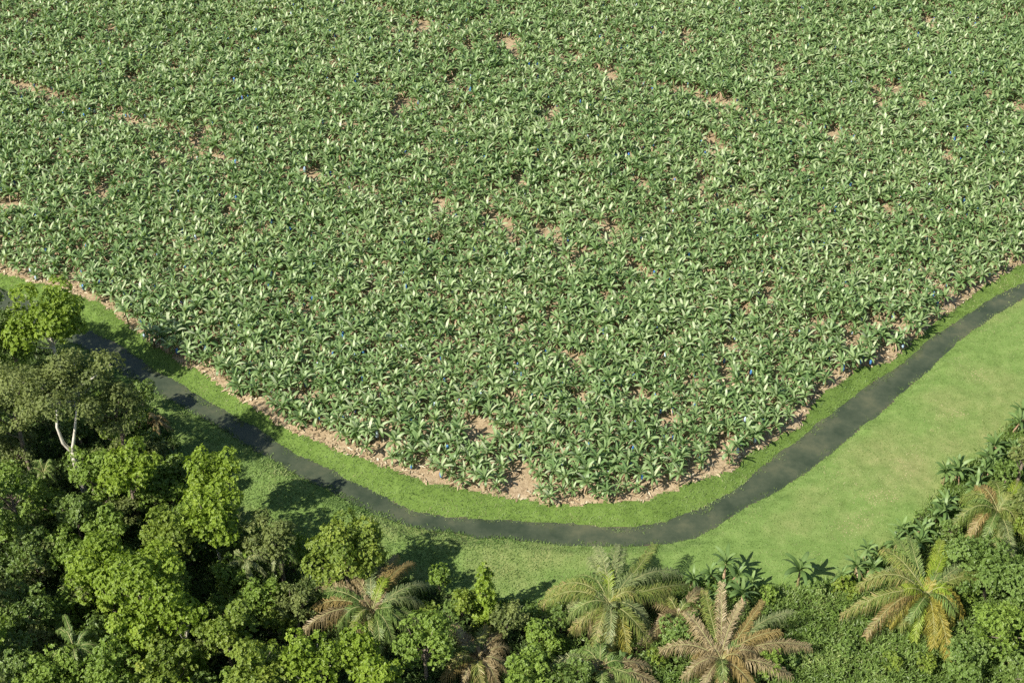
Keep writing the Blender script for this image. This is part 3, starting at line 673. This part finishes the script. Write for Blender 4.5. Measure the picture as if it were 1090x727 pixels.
def palm(name, label, hub_px, hz, fronds, trunk_r=.32, extra=0, seed=1, ecol=('green',), elen=6.0, ll=2.2):
    R = random.Random(seed); hub = at(hub_px[0], hub_px[1], hz); gz = float(ground_z([hub[0]], [hub[1]])[0])
    t = thing(name, label, 'palm', (hub[0], hub[1], gz)); base = np.array([hub[0], hub[1], gz]); hl = hub-base
    tr = MB(); tr.tube([(0, 0, -.5), (0, 0, hl[2]*.5), hl*[0, 0, 1]], [trunk_r*1.2, trunk_r, trunk_r*1.1], 9)
    obj('trunk', tr.mesh('palm_trunk', MAT['bark'], True), t)
    spec = [(at(f[0], f[1], hz+f[2])-base, f[3], f[4] if len(f) > 4 else 1.8) for f in fronds]
    for k in range(extra):
        a = k*2.4+R.uniform(-.3, .3); l = elen*R.uniform(.75, 1.1); 
        spec.append((hl+np.array([cos(a)*l, sin(a)*l, R.uniform(-2.2, .3)]), R.choice(ecol), R.uniform(1.4, 2.6)))
    for k in range(6):          # short young fronds round the growing point
        a = k*2.4+R.uniform(-.4, .4); l = elen*R.uniform(.22, .42)
        spec.append((hl+np.array([cos(a)*l, sin(a)*l, l*R.uniform(.1, .8)]), R.choice([f[3] for f in fronds]), .5))
    for tip, col, rise in spec:
        tip = tip+np.array([R.gauss(0, .35), R.gauss(0, .35), R.gauss(0, .3)]); mid = hl*.5+tip*.5+np.array([0, 0, rise*1.6]); 
        start = hl+np.array([R.uniform(-.15, .15), R.uniform(-.15, .15), R.uniform(-.3, .1)])
        ra, lf = frond_mesh(start, mid, tip, col, R, ll, int(44+9*np.linalg.norm(tip-hl)))
        f = obj('frond', lf.mesh('palm_frond', MAT['frond_'+col]), t)
        if col in ('brown', 'orange'): f['label'] = 'dry brown frond'
        elif col == 'yellow': f['label'] = 'yellowing frond'
        obj('frond_stalk', ra.mesh('frond_stalk', MAT['rachis'], True), f)
    return t
# frond: tip px, tip height above hub, colour, rise

RX = lambda n: [('mixed' if random.random() < .5 else 'green') for _ in range(n)]
palm('raffia_palm', 'largest palm, long silvery green fronds drooping beside the canal, yellow ones below', (648,642), 5.0,
     [(634,598,1,'lime',2),(610,612,0,'green',2.4),(578,628,-1.5,'mixed',3.2),(577,643,-2.2,'mixed',3),(600,660,-2,'green',2.4),(628,588,1.2,'silver',1.5),(636,584,2,'silver',1.5),(655,578,1.5,'silver',1.6),(664,582,1,'silver',1.8),(697,578,2.2,'mixed',1.2),(684,600,.5,'silver',1.8),(722,612,-.5,'silver',2.4),(738,625,-1,'mixed',2.2),(716,640,-1.6,'mixed',2.2),(668,700,-2.6,'yellow',2.2),(650,702,-3,'yellow',2.0),(690,685,-2.2,'mixed',2.4),(622,668,-3,'brown',1.6),(605,676,-3.2,'mixed',1.6)], extra=9, seed=3, ecol=('green', 'mixed', 'silver'), elen=5.5)
palm('raffia_palm', 'palm of upright dry brown fronds like spears, at the bottom right of the largest palm', (768,702), 3.6,
     [(769,618,5,'brown',.2),(812,634,3,'orange',.8),(846,650,2.2,'silver',1.2),(862,688,.5,'brown',1.6),(826,668,2,'orange',1),(790,640,4,'brown',.5),(735,650,1.5,'brown',1.6),(715,662,0,'brown',2),(700,690,-.6,'brown',2.2),(720,722,-1.4,'brown',2),(745,735,-1.4,'brown',1.6),(800,735,-1.2,'orange',1.6),(840,722,-1,'brown',1.8),(745,628,3,'mixed',1)], extra=9, seed=5, ecol=('brown', 'orange', 'mixed', 'green'), elen=5, ll=1.95)
palm('raffia_palm', 'broken palm of fallen brown fronds lying between largest palm and the upright brown one', (722,655), 2.6,
     [(690,640,0,'brown',1.2),(745,628,.4,'brown',1.4),(755,648,-.5,'orange',1.2),(700,668,-1,'brown',1.4),(728,690,-1.4,'brown',1.2),(680,688,-1.6,'brown',1.6)], extra=6, seed=6, ecol=('brown', 'mixed'), elen=4, ll=1.95)
palm('raffia_palm', 'yellow and green palm whose fronds turn orange, lying in the vine thicket at right', (986,632), 4.4,
     [(900,652,-1.5,'mixed',3.6),(908,628,-.8,'mixed',3.2),(926,676,-2.4,'orange',3.2),(940,668,-2,'yellow',2.8),(938,586,1,'mixed',2),(958,572,1.5,'green',1.8),(972,574,1.8,'green',1.6),(1004,574,2,'lime',1.2),(1010,582,1.5,'lime',1.4),(1028,596,.6,'silver',2),(1058,612,-.6,'mixed',2.6),(1030,655,-1.8,'yellow',2.4),(1008,700,-2.6,'yellow',2.0),(992,690,-2.6,'yellow',2.0),(975,680,-2.4,'lime',2),(962,668,-2,'mixed',2),(940,606,-.5,'silver',2.6),(1015,672,-2.4,'yellow',2)], extra=8, seed=7, ecol=('lime', 'mixed', 'green'), elen=5)
palm('raffia_palm', 'left palm with pink-brown dead fronds and silvery live ones above the ball-shaped tree', (396,650), 5.6,
     [(310,678,-1.5,'brown',3),(322,650,-1,'orange',2.6),(340,622,0,'brown',2.2),(352,617,.2,'brown',2),(378,610,.8,'brown',1.6),(392,598,1.6,'silver',1.4),(405,596,1.6,'brown',1.4),(420,592,1.5,'orange',1.4),(437,600,1.2,'orange',1.6),(458,618,.2,'silver',2.4),(450,640,-.6,'silver',2.6),(432,668,-1.5,'green',2.2),(340,636,-.4,'green',2.8),(350,665,-1.4,'orange',2.2),(405,700,-2.4,'green',1.6),(415,615,1,'lime',1.6),(372,680,-2,'brown',1.8)], extra=8, seed=8, ecol=('green', 'silver', 'brown', 'mixed'), elen=5, ll=1.95)
palm('raffia_palm', 'collapsed brown palm between the ball-shaped tree and the olive bush', (508,702), 2.6,
     [(486,664,1,'brown',1.2),(494,676,.6,'orange',1.2),(530,672,1,'brown',1.2),(540,690,0,'brown',1.4),(478,705,-.6,'brown',1.6),(520,668,1.4,'mixed',1),(490,728,-1,'brown',1.4),(530,728,-1,'brown',1.4),(470,722,-1,'orange',1.6)], extra=7, seed=9, ecol=('brown', 'mixed', 'green'), elen=4.2, ll=1.95)
palm('raffia_palm', 'small palm with one pale green frond arching over a brown one at the bottom edge', (640,712), 3.2,
     [(582,706,-1,'silver',2.6),(588,716,-1.4,'mixed',2),(634,694,.6,'brown',1.2),(612,722,-1.6,'brown',2),(668,722,-1,'green',1.8),(655,735,-1,'green',1.4),(690,712,-1,'brown',1.6),(700,728,-1,'brown',1.6)], extra=7, seed=10, ecol=('green',), elen=4.5, ll=1.95)
palm('raffia_palm', 'drooping palm with brownish yellow fronds near the right edge, above the vine mound', (1062,545), 4.2,
     [(1022,530,-.5,'mixed',2.4),(1012,562,-1.4,'mixed',2.8),(1030,572,-1.8,'orange',2.2),(1040,520,.6,'orange',1.6),(1080,600,-1.4,'silver',2),(1100,570,-1,'mixed',2),(1104,540,-.4,'mixed',2.2),(1082,512,.8,'lime',1.4),(1060,590,-2,'mixed',2),(1048,512,1,'mixed',1.6)], extra=8, seed=11, ecol=('mixed', 'green'), elen=5)
palm('young_palm', 'young silvery palm inside the forest right of the golden tinged tree', (262,600), 6.5,
     [(240,608,-.5,'silver',1.6),(250,590,.4,'silver',1.2),(278,592,.4,'silver',1.2),(285,608,-.5,'silver',1.4),(264,622,-1,'silver',1.2)], extra=4, seed=12, ecol=('silver', 'green'), elen=2.6, ll=.8)
palm('young_palm', 'young silvery palm just above the dull olive tree in the forest', (298,592), 6.5,
     [(280,588,0,'silver',1.4),(310,585,0,'silver',1.4),(316,600,-.5,'green',1.4),(286,606,-.6,'silver',1.2)], extra=4, seed=13, ecol=('green',), elen=2.6, ll=.8)
palm('young_palm', 'feathery green palm in the lower left forest beside the bottom edge', (80,690), 8.5,
     [(58,672,0,'green',1.8),(72,655,.8,'green',1.4),(98,668,.6,'green',1.4),(108,690,-.6,'green',1.6),(92,712,-1.2,'silver',1.4),(62,708,-1.2,'green',1.4)], extra=6, seed=14, ecol=('green',), elen=3.8, ll=1.)
palm('young_palm', 'shaded dark palm right below the white trunk', (47,505), 6, [(35,495,0,'green',1.2),(60,495,0,'silver',1.2)], extra=7, seed=15, ecol=('green',), elen=2.6, ll=.8)
palm('dry_palm', 'small dry orange-brown palm tuft in the shade beside the canal', (168,450), 3.4,
     [(154,451,-.6,'brown',.8),(158,444,.2,'orange',.8),(172,442,.4,'orange',.8),(182,449,-.2,'orange',.8),(180,456,-.8,'brown',.8),(165,458,-.9,'orange',.6)], extra=5, seed=16, ecol=('orange', 'brown'), elen=1.8, ll=.6, trunk_r=.15)

# ------------------------------------------------------------------ wild bananas along the forest edge
wp = [banana_proto(500+i, 1.12) for i in range(4)]
wm = [dict(stem=p['stem'].mesh('wild_banana_stem', MAT['stem'], True), foliage=p['foliage'].mesh('wild_banana_foliage', MAT['banana_wild'], True), dry_leaves=p['dry_leaves'].mesh('wild_banana_dry_leaves', MAT['dry'])) for p in wp]
WILD = [(1088,440,1.1),(1078,456,1.),(1066,470,1.05),(1076,482,1.),(1052,488,1.),(1062,500,.9),(1040,502,1.),(1022,498,1.05),(1010,510,.95),(1030,518,1.1),(1046,520,.9),(1006,534,1.),(992,548,1.),(1012,552,1.),(976,560,1.05),(960,566,1.),(985,574,.8),(946,576,.9),(928,588,1.),(914,598,1.),(922,612,.95),(896,612,.9),(851,612,1.2),(800,618,.8),(786,612,1.),(772,604,1.05),(756,610,.8),(770,626,1.),(790,634,.9),(738,616,.85),(752,634,.8),(640,716,.9),(662,712,1.),(678,720,.8),(150,486,.9),(170,476,.8),(186,486,.8),(172,508,.8),(128,536,.8),(925,660,.7),(1078,700,.8)]
ordw = 'topmost,second,third,fourth,fifth,sixth,seventh,eighth,ninth,tenth'.split(',')
def wild_label(x, y, k):
    if (x, y) == (851, 612): return 'lone wild banana plant with spread leaves standing against the open grass'
    if x > 940: return 'dark glossy wild banana plant in the clump climbing the right forest edge'
    if x > 890: return 'wild banana plant at the lower end of the right forest edge clump'
    if x > 720 and y < 700: return 'wild banana plant in the clump right of the largest palm, behind the upright brown palm'
    if x > 600: return 'wild banana plant low on the bottom edge under the largest palm'
    return 'shaded wild banana plant near the canal bank shadow on the left'
for k, (x, y, s) in enumerate(WILD):
    if x in (925,): s = .7
    x += 8*math.sin(k*2.3)*(x > 900); y += 6*math.sin(k*3.7)*(x > 900); s *= (.82, 1.08, .95)[k % 3]
    P = at(x, y, 2.2); gz = float(ground_z([P[0]], [P[1]])[0])
    lab = wild_label(x, y, k)
    t = thing('wild_banana_plant', lab, 'wild banana', (P[0], P[1], gz), None if 'lone' in lab else 'wild banana plants along the forest edge')
    t.rotation_euler = (0, 0, random.uniform(0, 6.28)); t.scale = (s*1.02,)*3
    for q in ('stem', 'foliage', 'dry_leaves'): obj(q, wm[k % 4][q], t)

# ------------------------------------------------------------------ undergrowth
x = rng.uniform(-125, 125, 210000); y = rng.uniform(82, 250, 210000); ok = frame_ok(x, y, 160); x, y = x[ok], y[ok]
f_ = sdist(F, x, y); l_ = sdist(L, x, y); nzz = (fbm(x, y, 2.5, 77)-.5)*2.2
k = (f_ < nzz*.8+.2) & (l_ < -.8); x, y, f_ = x[k], y[k], f_[k]
u, v, _ = pix(np.stack([x, y, 0*x], -1))
def veg_h(x, y): return .25+2.0*fbm(x, y, 5, 41)**1.5
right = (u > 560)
def carpet(sel, name, mat, label, cat, leaf, nl, hk):
    xx, yy, ff_ = x[sel], y[sel], f_[sel]; n = len(xx)
    z = ground_z(xx, yy)+veg_h(xx, yy)*hk*sstep(0.2, 4, -ff_)+.2+rng.uniform(-.15, .25, n)
    g = .4; zx = (veg_h(xx+g, yy)-veg_h(xx-g, yy))/(2*g)*hk; zy = (veg_h(xx, yy+g)-veg_h(xx, yy-g))/(2*g)*hk
    N = np.stack([-zx, -zy, np.ones(n)], 1)+rng.normal(0, .45, (n, 3))
    mb = MB(); rosettes(np.stack([xx, yy, z], 1), N, leaf*rng.uniform(.6, 1.5, n), nl, .5+(fbm(xx, yy, 2.2, 61)-.5)*.9, mb, .7, .2)
    print(name, n)
    tag(obj(name, mb.mesh(name, MAT[mat])), label, cat, kind='stuff')
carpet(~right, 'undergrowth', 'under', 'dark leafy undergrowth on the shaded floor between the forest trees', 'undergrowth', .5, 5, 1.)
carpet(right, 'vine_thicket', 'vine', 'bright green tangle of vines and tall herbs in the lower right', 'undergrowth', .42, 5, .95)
xr = rng.uniform(5, 112, 260000); yr = rng.uniform(95, 190, 260000); f2 = sdist(F, xr, yr)
u, v, _ = pix(np.stack([xr, yr, 0*xr], -1)); k = (f2 < -.3+1.6*rng.random(len(xr))**4) & (u > 690) & (u < 1130) & (v < 760) & (rng.random(len(xr)) < .25+.75*(fbm(xr, yr, 3, 71) > .42))
xr, yr, f2 = xr[k], yr[k], f2[k]; n = len(xr); print('reeds', n)
zr = ground_z(xr, yr)+veg_h(xr, yr)*.55*sstep(0, 4, -f2)
tag(blades(xr, yr, zr, rng.uniform(.5, 1.15, n), rng.uniform(.08, .16, n), .8, .6+(fbm(xr, yr, 2.4, 73)-.5)*.9+rng.normal(0, .12, n), 'vine', 'tall_grass'),
    'light green strappy tall grass growing through the vines at lower right', 'tall grass', kind='stuff')
print('done building')
